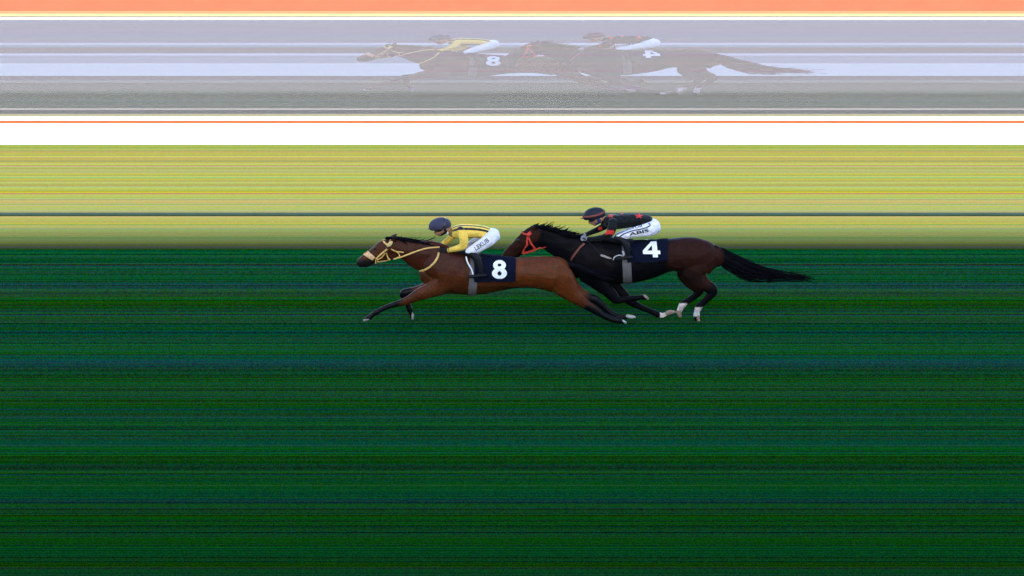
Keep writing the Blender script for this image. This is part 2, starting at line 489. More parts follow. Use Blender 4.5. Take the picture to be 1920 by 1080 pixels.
def glyph8(u, v):
    def e(cx, cy, rx, ry): return ((u - cx) / rx) ** 2 + ((v - cy) / ry) ** 2 < 1
    o = e(.5, .725, .43, .275) or e(.5, .29, .5, .30)
    return o and not e(.5, .735, .13, .085) and not e(.5, .285, .135, .12)
def glyph4(u, v):
    def tri(p, q, r_):
        s = lambda a, b: (b[0] - a[0]) * (v - a[1]) - (b[1] - a[1]) * (u - a[0])
        a, b, c = s(p, q), s(q, r_), s(r_, p)
        return (a >= 0 and b >= 0 and c >= 0) or (a <= 0 and b <= 0 and c <= 0)
    stem = .54 < u < .84 and 0 < v < 1
    bar = 0 < u < 1 and .20 < v < .42
    diag = tri((0, .30), (.54, 1), (.84, 1)) or tri((0, .30), (0, .42), (.54, 1))
    outer = tri((0, .42), (.54, 1), (.54, .20)) or tri((0, .20), (0, .42), (.54, .20))
    hole = tri((.25, .42), (.54, .42), (.54, .74))
    return (stem or bar or (outer and not hole)) and not (hole and not stem and not bar)

def number_mesh(bvh, glyph, px0, px1, r0, r1, off, side, slant=0, n=64):
    """white numeral lying on the cloth; on the far side it reads the right way from there"""
    pts = {}; V, F = [], []
    def vert(i, j):
        if (i, j) in pts: return pts[i, j]
        u, v = i / n, j / n
        h = cast(bvh, px0 + (px1 - px0) * u + slant * (v - .5), r1 + (r0 - r1) * v, off)
        if h is None: return None
        p = h[0]
        if side > 0:
            um = 1 - u
            h2 = cast(bvh, px0 + (px1 - px0) * um + slant * (v - .5), r1 + (r0 - r1) * v, off)
            if h2 is None: return None
            k = cast_y(bvh, h2[0].x, h2[0].z, 1, off)
            if k is None: return None
            p = k[0]
        V.append(tuple(p)); pts[i, j] = len(V) - 1
        return pts[i, j]
    for i in range(n):
        for j in range(n):
            if glyph((i + .5) / n, (j + .5) / n):
                q = [vert(i, j), vert(i + 1, j), vert(i + 1, j + 1), vert(i, j + 1)]
                if None not in q: F.append(tuple(q))
    return V, F

name_seed = 3.1
def horse(name, label, y0, parts, coat_fn, coat_m, eye, ears):
    root = empty(name, (parts[0][0][0] / 100 - 9.6, y0, 0)); tag(root, label, 'horse', 'racehorses at the finish')
    tubes = [loft([(c[0], c[1], c[2], y0 + c[3], c[4]) for c in ch], 5, 24) for ch in parts]
    VF = fuse(tubes, .0125, 4)
    from mathutils import noise
    me = bpy.data.meshes.new('tmp'); me.from_pydata([tuple(p) for p in VF[0]], [], VF[1]); me.update()
    nv = np.empty(len(me.vertices) * 3); me.vertices.foreach_get('normal', nv); nv = nv.reshape(-1, 3); bpy.data.meshes.remove(me)
    amp = np.array([1 - abs(noise.noise(Vector((p[0] * 2.6 + p[2] * 2.2, p[1] * 3 + name_seed, p[2] * 4.2 - p[0] * 1.2)))) * 2.4 for p in VF[0]])
    thick = np.clip((VF[0][:, 2] - .45) / .35, .15, 1)
    VF = (VF[0] + nv * (amp * thick * .011)[:, None], VF[1])       # muscle lines
    b = mesh_obj('body', VF[0], VF[1], coat_m, root, coat_from_px(VF[0], coat_fn))
    bvh = bvh_of(VF)
    for sgn in (0, 1):
        h = cast(bvh, *eye, -.012)
        if h is None: continue
        p = h[0]
        if sgn: k = cast_y(bvh, p.x, p.z, 1, -.012); p = k[0]
        mesh_obj('eye', *ellipsoid(p, (.045, .03, .03), N=14, M=8), eye_m, b)
    return root, b, bvh

# ---- the bay, number 8
N_, Fr = -.13, .13
bay_parts = [
    # barrel, neck, head
    [(808, 515, 22, 0, .8), (819, 505, 39, 0, .68), (840, 508, 42, 0, .68), (870, 513, 39.5, 0, .74), (900, 514, 38, 0, .78), (930, 513, 33.5, 0, .84), (960, 512, 29, 0, .92), (990, 511, 28.5, 0, .98), (1017, 512, 31, 0, .92), (1042, 515, 33, 0, .86), (1051, 518, 28, 0, .8), (1057, 522, 20, 0, .7)],
    [(838, 496, 34, 0, .55), (810, 484, 32, 0, .5), (785, 477, 27, 0, .46), (765, 469, 21.5, 0, .45), (746, 462, 17, 0, .46), (734, 459, 15, 0, .5)],
    [(742, 463, 16, 0, .55), (732, 465.5, 18, 0, .58), (718, 470, 18, 0, .6), (706, 477, 14.5, 0, .62), (694, 484, 11.5, 0, .66), (684, 489, 10.5, 0, .75), (677, 492, 8.5, 0, .8)],
    [(695, 492, 6, 0, .8), (688, 495.5, 5.5, 0, .8), (681, 497, 4, 0, .8)],                         # lower lip and chin
    [(736, 477, 8, -.05, .5), (728, 480, 8, -.05, .5), (719, 483, 5, -.04, .5)],                # cheek
    # near fore, reaching
    [(862, 500, 24, N_ * .9, .5), (846, 520, 25, N_ * 1.0, .55), (827, 534, 19, N_, .6), (803, 546, 13.5, N_, .75), (784, 553, 11.2, N_, .8), (767, 562, 8, N_, .9), (756, 566.5, 7.2, N_, .95), (743, 570, 5.6, N_, .9), (726, 575.5, 4.8, N_, .9), (713, 581.5, 4.6, N_, .9), (705, 586, 5.3, N_, .9), (698, 591, 4.2, N_, .9), (692, 595.5, 5.2, N_, .95), (684, 600, 3.6, N_, 1.1)],
    # far fore, folded
    [(830, 525, 24, Fr, .5), (806, 540, 14, Fr, .7), (785, 545.5, 10, Fr, .8), (768, 547, 8.2, Fr, .9), (758, 549, 7.6, Fr, .9), (756, 554, 6.5, Fr, .9), (762, 564, 5.2, Fr, .9), (766, 574, 5.4, Fr, .9), (768, 580, 5.6, Fr, .9), (770, 587, 3.6, Fr, .9), (772.5, 592, 4.2, Fr, .9), (773, 597, 3.2, Fr, .9)],
    # near hind, driving
    [(1036, 513, 30, N_ * .8, .5), (1051, 525, 27, N_, .5), (1064, 541, 21, N_, .52), (1080, 556, 14.5, N_, .6), (1098, 570, 10, N_, .75), (1113, 579, 8.6, N_, .8), (1127, 588.5, 6.6, N_, .85), (1141, 596, 6.2, N_, .9), (1151, 599.5, 5.6, N_, .9), (1160, 601, 5.6, N_, .9), (1167, 603, 4.2, N_, .9), (1173, 605, 2.6, N_, .9)],
    # far hind, driving
    [(1050, 520, 26, Fr * .8, .5), (1064, 534, 20, Fr, .55), (1082, 548, 13, Fr, .65), (1103, 559, 9.5, Fr, .75), (1117, 562.5, 8.4, Fr, .8), (1127, 571, 7.2, Fr, .85), (1139, 582, 6.0, Fr, .85), (1150, 590, 5.6, Fr, .9), (1162, 595, 5.0, Fr, .9), (1174, 594, 4.6, Fr, .9), (1184, 594, 3.6, Fr, .9), (1190, 595, 2.4, Fr, .9)],
    # ears
    [(737, 449, 5, -.06, .6), (740, 443, 3.6, -.07, .6), (743, 438.5, 1.4, -.075, .6)],
    [(733, 448, 4.5, .06, .6), (737, 443, 3.4, .07, .6), (740, 440, 1.4, .075, .6)],
]
def bay_coat_fn(px, row, V):
    c = np.tile(np.array((.064, .0162, .0050)), (len(px), 1))
    c = mixc(c, (.096, .0235, .0058), near_chain(px, row, [(985, 505), (1050, 510), (1065, 535)], 46))      # warm quarters
    c = mixc(c, (.088, .0235, .0070), near_chain(px, row, [(800, 548), (850, 515)], 22) * .8)
    c = mixc(c, (.043, .0098, .0052), near_chain(px, row, [(745, 462), (800, 480), (850, 490)], 34) * .8)     # darker neck
    c = mixc(c, (.012, .009, .010), near_chain(px, row, [(672, 497), (697, 497)], 13))                    # muzzle
    blk = (.0022, .0024, .0040)
    lower = [(757, 567), (726, 576), (705, 587), (684, 601)]
    c = mixc(c, blk, near_chain(px, row, lower, 15) * sstep(758, 742, px))
    c = mixc(c, blk, near_chain(px, row, [(763, 549), (755, 552), (766, 574), (773, 598)], 14) * (V[:, 1] > Y8 + .02))
    c = mixc(c, blk, np.maximum(near_chain(px, row, [(1113, 557), (1128, 572), (1150, 592), (1190, 595)], 13), near_chain(px, row, [(1104, 583), (1127, 594), (1150, 602), (1173, 606)], 14)))
    c = mixc(c, (.02, .012, .01), near_chain(px, row, [(720, 446), (735, 442)], 8))
    hoof = np.maximum(near_chain(px, row, [(681, 602), (690, 601)], 3.6), near_chain(px, row, [(1178, 592), (1192, 595)], 5))
    hoof = np.maximum(hoof, near_chain(px, row, [(1169, 601), (1173, 605)], 2.5))
    hoof = np.maximum(hoof, near_chain(px, row, [(775, 588), (774, 597)], 3.5))
    return mixc(c, (.35, .33, .32), hoof)
Y8 = -.22
bay, bay_body, bay_bvh = horse('racehorse', 'leading bay racehorse with tan bridle and number 8 cloth, stretched out over the turf', Y8, bay_parts, bay_coat_fn, coat_bay, (704, 466), None)

def put(parts, name, m, parent):
    return mesh_obj(name, *join(parts), m, parent)
# mane, forelock and tail
mane_line = [(722, 446), (740, 446), (760, 449), (785, 454), (805, 459), (828, 464)]
mp = [loft([(726, 447, 3.5, Y8, .8), (745, 448, 5, Y8, .6), (770, 453, 5.5, Y8, .5), (800, 461, 6, Y8, .5), (835, 469, 4, Y8, .5)], 5, 10)]
mp += strands(mane_line, lambda x, r: (1, r.uniform(.05, .42)), 150, (10, 26), 1.6, 3, Y8 - .03, .07, 0, .25)
mp += strands([(760, 447), (800, 456)], lambda x, r: (1, r.uniform(-.22, .2)), 30, (10, 28), 1.0, 5, Y8, .05, 0, .3)
put(mp, 'mane', hair_m, bay)
tp = [loft([(1064, 497, 6, Y8, .8), (1078, 500, 7, Y8, .8), (1100, 508, 8, Y8, .8), (1125, 518, 6, Y8, .8), (1150, 525, 2, Y8, .8)], 5, 10)]
tp += strands([(1068, 497), (1110, 512)], lambda x, r: (1, r.uniform(.1, .5)), 40, (30, 60), 1.8, 6, Y8, .06, 0, .15)
put(tp, 'tail', hair_m, bay)
# cloth, number, saddle, girth
V8 = drape(bay_bvh, (889 - 960) / 100, (967 - 960) / 100, 1.05, Y8, P(0, 524, Y8 - .27).z, .016)
cloth8 = mesh_obj('saddle_cloth', V8[0], V8[1], navy_cloth, bay)
cl8 = bvh_of(V8)
mesh_obj('number', *number_mesh(cl8, glyph8, 922.5, 950.5, 488, 522.5, .006, -1), number_white, cloth8)
mesh_obj('number', *number_mesh(cl8, glyph8, 911, 939, 488, 522.5, .006, 1), number_white, cloth8)
mesh_obj('girth', *ring_strap(bay_bvh, (885 - 960) / 100, (890 - 960) / 100, 1.0, Y8, .078, .012), girth_m, bay)
put([loft([(858, 472, 4, Y8, 2.6), (872, 473, 6, Y8, 3.0), (890, 478, 6, Y8, 3.4), (905, 481, 6, Y8, 3.2)], 5, 16)], 'saddle', leather, bay)
br = []
for poly, wd in ([[(716, 450), (722, 456), (729, 461)], .018], [[(729, 461), (733, 449)], .014],
                 [[(726, 467), (716, 475), (705, 485)], .017], [[(722, 474), (716, 482), (707, 487)], .012], [[(724, 474), (727, 482), (731, 487)], .014],
                 [[(733, 467), (742, 471), (757, 473)], .013], [[(741, 470), (748, 475), (750, 480)], .012],
                 [[(705, 484), (704, 492), (712, 496)], .012], [[(706, 490), (720, 489), (728, 487)], .012]):
    br += body_strap(bay_bvh, poly, wd)
bridle = put(br, 'bridle', tan_strap, bay)
def patch(bvh, quad, n, off):
    (a, b, c, d) = [Vector(q) for q in quad]; parts = []
    for side in (-1, 1):
        V, F = [], []
        for i in range(n + 1):
            for j in range(n + 1):
                q = a.lerp(b, i / n).lerp(d.lerp(c, i / n), j / n)
                bl = off * (1 - .6 * max(abs(2 * i / n - 1), abs(2 * j / n - 1)) ** 4)
                h = cast(bvh, q.x, q.y, bl)
                if h is None: h = (P(q.x, q.y, -.06), None)
                p = h[0]
                if side > 0:
                    k = cast_y(bvh, p.x, p.z, 1, bl); p = k[0] if k else Vector((p.x, -p.y + 2 * bvh_y[id(bvh)], p.z))
                V.append(tuple(p))
        for i in range(n):
            for j in range(n):
                k = i * (n + 1) + j; F.append((k, k + 1, k + n + 2, k + n + 1))
        parts.append((V, F))
    return parts
bvh_y = {id(bay_bvh): Y8}
put(patch(bay_bvh, [(681, 478), (691, 471.5), (704.5, 483), (698, 488)], 10, .03), 'noseband', fleece, bridle)
for y_ in (-1,):
    h = cast(bay_bvh, 731, 458, .02)
    rp = [ellipsoid(h[0], (.075, .02, .036), R(-48), 14, 10)]
    k = cast_y(bay_bvh, h[0].x, h[0].z, 1, .02); rp.append(ellipsoid(k[0], (.075, .02, .036), R(-48), 14, 10))
pad_m = mat('cream_pad', (.66, .50, .22), rough=.8, var=.1)
for q in rp: put([q], 'browband_pad', pad_m, bridle)
put(loop_strap(bay_bvh, [(823, 474), (821, 482), (815, 492), (806, 501), (797, 506), (788, 508)], .020), 'neck_strap', tan_strap, bay)

def rein(bvh, pts, y_end, wd, y0):
    V = []
    for side in (-1, 1):
        L = []
        for (px, row) in dense(pts, 4):
            h = cast(bvh, px, row, .02)
            if h is None: q = P(px, row, y0 - .12)
            else: q = h[0]
            if side > 0: k = cast_y(bvh, q.x, q.z, 1, .02); q = k[0] if k else Vector((q.x, 2 * y0 - q.y, q.z))
            L.append(q)
        V.append(strap(L, [Vector((0, side, 0))] * len(L), wd, .008))
    return V
put(rein(bay_bvh, [(738, 486), (756, 480), (775, 473), (795, 467), (806, 465), (824, 464)], 0, .016, Y8), 'reins', tan_strap, bay)

# ---- the black, number 4
Y4 = .30
blk_parts = [
    [(1078, 500, 22, 0, .8), (1092, 493, 38, 0, .66), (1112, 490, 43, 0, .66), (1140, 492, 42, 0, .7), (1170, 491.5, 41, 0, .74), (1200, 489, 38, 0, .8), (1230, 484, 33.5, 0, .88), (1258, 478, 30, 0, .98), (1284, 478, 33, 0, .9), (1310, 480, 33, 0, .84), (1331, 481, 27, 0, .85), (1343, 481, 19, 0, .8)],
    [(1112, 480, 36, 0, .55), (1085, 474, 31, 0, .5), (1062, 465, 26, 0, .46), (1042, 456, 22, 0, .45), (1024, 447, 19.5, 0, .46), (1010, 441, 18.5, 0, .5)],
    [(1010, 440, 18, 0, .55), (999, 446, 20.5, 0, .58), (986, 455, 18.5, 0, .6), (973, 464, 15, 0, .62), (961, 473, 12.5, 0, .66), (952, 481, 11, 0, .75), (946, 486, 8.5, 0, .8)],
    [(1005, 457, 8, -.05, .5), (995, 462, 8, -.05, .5), (986, 466, 5, -.04, .5)],
    # near fore, folded under
    [(1112, 512, 28, N_, .5), (1124, 530, 17, N_, .6), (1138, 544, 12, N_, .75), (1149, 555, 10.5, N_, .85), (1155, 561, 9, N_, .9), (1164, 562.5, 6.5, N_, .9), (1180, 560, 5.2, N_, .9), (1193, 559, 5.4, N_, .9), (1201, 557.5, 4.4, N_, .9), (1208, 557, 5.0, N_, .9), (1214, 560, 3.4, N_, .9)],
    # far fore, just leaving the ground
    [(1130, 512, 26, Fr, .5), (1146, 532, 15, Fr, .6), (1163, 548, 11.5, Fr, .75), (1176, 560, 9, Fr, .85), (1187, 568, 7.8, Fr, .9), (1203, 576.5, 5.6, Fr, .9), (1220, 583.5, 5.2, Fr, .9), (1232, 589, 5.6, Fr, .9), (1240, 592, 5.2, Fr, .9), (1247, 589.5, 4.0, Fr, .9), (1255, 585.5, 4.6, Fr, .9), (1264, 585, 2.8, Fr, .9)],
    # near hind, brought forward
    [(1318, 484, 29, N_ * .8, .5), (1304, 504, 26, N_, .55), (1307, 520, 19, N_, .6), (1321, 533, 13.2, N_, .7), (1334, 542, 10.2, N_, .8), (1336, 549, 8.4, N_, .85), (1327, 559, 6.6, N_, .9), (1317, 569, 5.9, N_, .9), (1310, 576, 6.8, N_, .9), (1307, 584, 5.4, N_, .9), (1306, 590, 6, N_, .9), (1307, 597, 5, N_, .9), (1309, 602, 4, N_, .9)],
    # far hind
    [(1304, 492, 27, Fr * .8, .5), (1290, 510, 22, Fr, .55), (1294, 526, 14, Fr, .65), (1306, 538, 10.5, Fr, .75), (1312, 543.5, 8.8, Fr, .8), (1307, 551, 7, Fr, .85), (1296, 560, 6, Fr, .9), (1285, 567, 6.2, Fr, .9), (1279, 572, 6.8, Fr, .9), (1275, 580, 5.4, Fr, .9), (1273, 586, 5.2, Fr, .9), (1275, 593, 3.2, Fr, .9)],
    [(1003, 428, 4.5, -.06, .6), (1006, 423, 3.2, -.07, .6), (1009, 419.5, 1.2, -.075, .6)],
    [(1000, 429, 4.5, .06, .6), (1003, 424, 3.2, .07, .6), (1007, 421.5, 1.2, .075, .6)],
]
def blk_coat_fn(px, row, V):
    c = np.tile(np.array((.0028, .0032, .0050)), (len(px), 1))
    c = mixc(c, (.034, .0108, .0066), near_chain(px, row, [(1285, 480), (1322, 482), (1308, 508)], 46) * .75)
    c = mixc(c, (.025, .0085, .0052), near_chain(px, row, [(945, 480), (975, 455), (1000, 440)], 17) * .9)
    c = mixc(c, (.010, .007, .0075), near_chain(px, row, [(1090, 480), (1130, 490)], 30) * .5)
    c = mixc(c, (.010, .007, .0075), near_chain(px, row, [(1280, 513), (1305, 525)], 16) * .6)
    white = near_chain(px, row, [(1310, 577), (1307, 590)], 12) * sstep(575, 578, row) * (1 - sstep(592, 595, row))
    white = np.maximum(white, near_chain(px, row, [(1280, 572), (1275, 582)], 11) * sstep(567.5, 570, row) * (1 - sstep(583, 586, row)))
    white = np.maximum(white, near_chain(px, row, [(1241, 591), (1247, 589)], 8.5) * (px > 1238))
    c = mixc(c, (.62, .54, .52), white)
    hoof = np.maximum(near_chain(px, row, [(1252, 586), (1266, 586)], 7), near_chain(px, row, [(1274, 587), (1276, 594)], 7))
    hoof = np.maximum(hoof, near_chain(px, row, [(1309, 594), (1310, 602)], 3.4)); hoof = np.maximum(hoof, near_chain(px, row, [(1208, 553), (1217, 562)], 2.6))
    return mixc(c, (.30, .22, .17), hoof)
blk, blk_body, blk_bvh = horse('racehorse', 'black racehorse with red bridle, white socks and number 4 cloth, behind the bay', Y4, blk_parts, blk_coat_fn, coat_black, (972, 451), None)
bvh_y[id(blk_bvh)] = Y4
mp = [loft([(998, 427, 4, Y4, .8), (1012, 428, 5, Y4, .6), (1035, 434, 6, Y4, .5), (1060, 443, 6, Y4, .5), (1090, 447, 4, Y4, .5)], 5, 10)]
mp += strands([(1004, 424), (1020, 427), (1040, 432), (1062, 440), (1082, 445)], lambda x, r: (1, r.uniform(-.25, .45)), 190, (8, 25), 1.3, 13, Y4 - .03, .07, 0, .35)
mp += strands([(1030, 430), (1070, 440)], lambda x, r: (1, r.uniform(-.55, -.15)), 44, (10, 25), 1.0, 15, Y4, .06, .5, .3)
put(mp, 'mane', hair_m, blk)
tp = [loft([(1338, 470, 11, Y4, .6), (1356, 482, 15, Y4, .55), (1384, 497, 14, Y4, .5), (1410, 508, 10, Y4, .5), (1440, 514, 6.5, Y4, .5), (1478, 518, 3.4, Y4, .5), (1510, 521, 1.4, Y4, .5)], 6, 12)]
rg = random.Random(21)
for i in range(130):
    o = rg.gauss(0, 1); s = rg.uniform(1338, 1400); u = (s - 1338) / 170
    e = rg.uniform(1410, 1528); oy = rg.uniform(-.08, .08) + Y4
    f = lambda x: np.interp(x, [1338, 1356, 1384, 1410, 1440, 1478, 1528], [470, 482, 497, 508, 514.5, 518, 522])
    wd = lambda x: np.interp(x, [1338, 1356, 1400, 1440, 1480, 1528], [8, 14, 13, 8, 5, 2.5])
    ch = []
    for q in np.linspace(0, 1, 6):
        x = s + (e - s) * q; ch.append((x, f(x) + np.clip(o, -1.3, 1.7) * wd(x) * (.85 + .25 * q) + rg.uniform(-1.2, 1.2), (1.5 if abs(o) < 1 else .9) * (1 - .85 * q), oy, .8))
    tp.append(loft(ch, 3, 6, cap=False))
tp += strands([(1400, 506), (1440, 514), (1480, 518)], lambda x, r: (1, r.uniform(-.06, .16)), 26, (40, 75), .8, 31, Y4, .08, 0, .12)
tp += strands([(1385, 513), (1425, 521)], lambda x, r: (1, r.uniform(.05, .2)), 14, (22, 45), .7, 33, Y4, .08, 0, .1)
put(tp, 'tail', hair_m, blk)
V4 = drape(blk_bvh, (1176 - 960) / 100, (1252 - 960) / 100, 1.17, Y4, P(0, 487, Y4 - .28).z, .016)
cloth4 = mesh_obj('saddle_cloth', V4[0], V4[1], navy_cloth, blk)
cl4 = bvh_of(V4)
mesh_obj('number', *number_mesh(cl4, glyph4, 1205, 1237.5, 453, 482.5, .006, -1, -3), number_white, cloth4)
mesh_obj('number', *number_mesh(cl4, glyph4, 1205, 1237.5, 453, 482.5, .006, 1, -3), number_white, cloth4)
mesh_obj('girth', *ring_strap(blk_bvh, (1177 - 960) / 100, (1174 - 960) / 100, 1.1, Y4, .082, .012), girth_m, blk)
put([loft([(1130, 447, 4, Y4, 2.6), (1145, 448, 6, Y4, 3.0), (1165, 451, 6, Y4, 3.4), (1185, 453, 5, Y4, 3.2)], 5, 16)], 'saddle', leather, blk)
br = []
for poly, wd in ([[(977, 436), (983, 439), (990, 441)], .016], [[(990, 441), (996, 436)], .035],
                 [[(990, 443), (988, 452), (988, 460)], .019], [[(988, 459), (983, 467), (980, 474)], .017], [[(991, 444), (995, 455), (1003, 466)], .019],
                 [[(978, 474), (990, 471), (1003, 467)], .011]):
    br += body_strap(blk_bvh, poly, wd)
put(br, 'bridle', red_strap, blk)
put(rein(blk_bvh, [(980, 475), (997, 470), (1012, 465), (1024, 462)], 0, .011, Y4), 'reins', red_strap, blk)
put(loop_strap(blk_bvh, [(1096, 457), (1088, 464), (1081, 473), (1075, 481), (1071, 488)], .022), 'neck_strap', mat('faded_red_strap', (.19, .060, .045), rough=.7, var=.2), blk)

# ------------------------------------------------------------------ riders
skin = mat('skin', (.40, .19, .12), rough=.55, spec=.3, var=.12, scale=30)
breech = mat('white_breeches', (.76, .76, .90), rough=.75, var=.05, scale=8, bump=.7, bscale=9, bdist=.06, grain=.22)
silk = mat('silk', attr=True, rough=.6, spec=.12, var=.08, scale=12, bump=.8, bscale=10, bdist=.06, grain=.22, sheen=.1)
ink = mat('black_ink', (.012, .016, .02), rough=.7, var=0)
glove_m = mat('black_glove', (.012, .012, .016), rough=.7, var=.2)
hgrey = mat('slate_helmet', (.040, .038, .075), rough=.6, spec=.2, var=.1, scale=20, grain=.22)
hdark = mat('navy_helmet', (.005, .007, .016), rough=.6, spec=.3, var=.1, scale=20, grain=.22)
goggle_m = mat('dark_goggles', (.012, .010, .012), rough=.2, spec=.6, var=0)

def chain_local(V, chain):
    """nearest place along a chain of traced points: arc parameter, distance, up-angle round it"""
    pts = []
    for c in chain: p = P(c[0], c[1], c[3]); pts.append((p.x, p.y, p.z))
    pts = catmull(pts, 8); T = np.gradient(pts, axis=0); T /= np.linalg.norm(T, axis=1)[:, None]
    best = np.full(len(V), 1e9); idx = np.zeros(len(V), int)
    for i, p in enumerate(pts):
        d = np.linalg.norm(V - p, axis=1); m_ = d < best; best[m_] = d[m_]; idx[m_] = i
    rel = V - pts[idx]; U = np.cross(T[idx], (0, 1, 0)); U /= np.linalg.norm(U, axis=1)[:, None]
    U *= np.sign(U[:, 2:3] + 1e-9)
    up = (rel * U).sum(1); lat = rel[:, 1]
    return idx / (len(pts) - 1), best, np.degrees(np.arctan2(lat, up))

def text_mesh(txt, bvh, a, b, height, off, bold=.02):
    """lettering laid along the traced line a-b on a garment"""
    cu = bpy.data.curves.new('t', 'FONT'); cu.body = txt; cu.size = 1; cu.offset = bold; cu.resolution_u = 3
    o = bpy.data.objects.new('t', cu); col.objects.link(o)
    dg = bpy.context.evaluated_depsgraph_get(); dg.update()
    me = bpy.data.meshes.new_from_object(o.evaluated_get(dg)); bpy.data.objects.remove(o)
    bm = bmesh.new(); bm.from_mesh(me); bmesh.ops.subdivide_edges(bm, edges=bm.edges, cuts=1)
    co = np.array([v.co[:] for v in bm.verts]); F = [tuple(v.index for v in f.verts) for f in bm.faces]; bm.free()
    x0, x1 = co[:, 0].min(), co[:, 0].max(); a, b = Vector(a), Vector(b); d = b - a; nrm = Vector((d.y, -d.x)).normalized()
    V, last = [], None
    for x, yv, _ in co:
        q = a + d * ((x - x0) / (x1 - x0)) + nrm * (yv / .7 * height)
        h = cast(bvh, q.x, q.y, off); p = h[0] if h else last
        if p is None: p = P(q.x, q.y, -.2)
        V.append(tuple(p)); last = p
    return V, F

def hand(wrist, tip, y, up=0):
    """a closed hand: palm, four curled fingers of unequal length and a thumb round the rein"""
    (wx, wr), (tx, tr) = wrist, tip
    parts = [loft([(wx, wr, 3.6, y, 1), ((wx + tx) / 2, (wr + tr) / 2, 4.2, y, 1.1), (tx, tr, 3.6, y, 1.1)], 4, 12)]
    for i, L in enumerate((6.0, 7.0, 6.6, 5.2)):
        yy = y - .045 + i * .03
        parts.append(loft([(tx + 1, tr - 1.5, 1.35, yy, 1), (tx - L * .45, tr - 1.2, 1.3, yy, 1), (tx - L * .62, tr + 1.6, 1.2, yy, 1), (tx - L * .2, tr + 3.4, 1.1, yy, 1)], 4, 8))
    parts.append(loft([((wx + tx) / 2, wr - 2.5, 1.6, y - .05, 1), (tx, tr - 4, 1.4, y - .05, 1), (tx - 4, tr - 3.2, 1.1, y - .02, 1)], 4, 8))
    return parts

def sh(chain, y0): return [(c[0], c[1], c[2], c[3] + y0, c[4]) for c in chain]

def rider(label, y0, torso, arms, thighs, calves, feet, head, face, hands, coat_fn):
    root = empty('person', (torso[0][0] / 100 - 9.6, y0, 0)); tag(root, label, 'person', 'jockeys riding at the finish')
    T, A, H = sh(torso, y0), [sh(a, y0) for a in arms], [sh(a, y0) for a in thighs]
    C, FT = [sh(a, y0) for a in calves], [sh(a, y0) for a in feet]
    body = [loft(T, 5, 20, .86)] + [loft(a, 5, 14, .82) for a in A + H + C + FT] + head(y0)
    VF = fuse(body, .011, 3); mesh_obj('body', VF[0], VF[1], skin, root)
    jv = fuse([loft(T, 5, 24)] + [loft(a, 5, 16) for a in A], .011, 4)
    jersey = mesh_obj('jersey', jv[0], jv[1], silk, root, coat_fn(jv[0], T, A))
    bv = fuse([loft(sh(hp, y0), 5, 24) for hp in face['hips']] + [loft(a, 5, 18) for a in H], .011, 4)
    brc = mesh_obj('breeches', bv[0], bv[1], breech, root)
    for a, f in zip(C, FT):
        b_ = fuse([loft(a, 5, 16), loft(f, 5, 14)], .010, 3); mesh_obj('boot', b_[0], b_[1], leather, root)
    for h in hands:
        put(hand(h[0], h[1], h[2] + y0), 'glove', h[3], root)
    return root, jersey, bvh_of(bv), brc, bvh_of(jv)

# ---- rider of number 8
torso8 = [(846, 435, 8, 0, 1.0), (852, 435, 11.5, 0, 1.5), (862, 433.5, 13.6, 0, 1.65), (880, 433, 13.2, 0, 1.5), (898, 434, 12.6, 0, 1.45), (912, 437, 12, 0, 1.45), (919, 440, 11, 0, 1.4)]
arms8 = [[(863, 432, 8, -.2, .8), (868, 442, 9, -.25, .8), (870, 454, 8.2, -.27, .8), (867, 462, 7.4, -.26, .8), (857, 466, 6.2, -.22, .85), (848, 468, 5.2, -.17, .9), (842, 469.5, 4.9, -.13, .9)],
         [(858, 433, 8, .2, .8), (851, 441, 7.6, .26, .8), (842, 449, 6.6, .26, .8), (832, 456, 5.2, .2, .85), (825, 459.5, 4.2, .14, .9)]]
thighs8 = [[(925, 441, 12, -.1, 1.0), (918, 449, 12.5, -.17, .9), (905, 458, 11, -.22, .8), (892, 466, 9.8, -.25, .8), (880, 472, 8, -.26, .8)],
           [(925, 441, 12, .1, 1.0), (914, 446, 12, .17, .9), (899, 452, 10.5, .22, .8), (886, 458, 9, .25, .8), (876, 463, 8, .26, .8)]]
calves8 = [[(878, 475.5, 6.4, -.27, .8), (887, 478, 7, -.29, .8), (895, 487, 7.2, -.31, .8), (899, 498, 6.6, -.32, .8), (901, 508, 5.2, -.33, .8), (902, 514, 4.6, -.33, .8)],
           [(876, 466, 6.4, .27, .8), (886, 471, 7, .29, .8), (896, 481, 7.2, .31, .8), (900, 493, 6.4, .32, .8), (902, 503, 5, .33, .8)]]
feet8 = [[(910, 516.5, 3.6, -.33, 1), (902, 516.5, 4.2, -.33, 1), (890, 518, 3.6, -.34, 1.1), (879, 519, 2.6, -.34, 1.2)],
         [(910, 506, 3.6, .33, 1), (902, 506, 4.2, .33, 1), (890, 508, 3.6, .34, 1.1), (879, 509, 2.6, .34, 1.2)]]
def head8(y0):
    return [loft([(850, 436, 5.5, y0, .9), (842, 434, 6, y0, .9), (836, 431, 7, y0, .9)], 4, 14),
            ellipsoid(P(829, 427, y0), (.165, .105, .125), R(15)), ellipsoid(P(823, 436, y0), (.075, .062, .05), R(20)),
            loft([(818, 433, 2.6, y0, .8), (815.5, 436.5, 2.0, y0, .8), (818, 438.5, 1.6, y0, .8)], 4, 10),       # nose
            loft([(828, 439.5, 2.6, y0, 1.2), (824, 441, 2.6, y0, 1.2), (821, 440, 1.8, y0, 1.2)], 4, 10),         # chin
            loft([(820, 439.4, 1.2, y0, 1.6), (818.4, 439.6, 1.0, y0, 1.6)], 2, 8),                                # lips
            ellipsoid(P(838, 430, y0 - .10), (.028, .012, .035)), ellipsoid(P(838, 430, y0 + .10), (.028, .012, .035))]
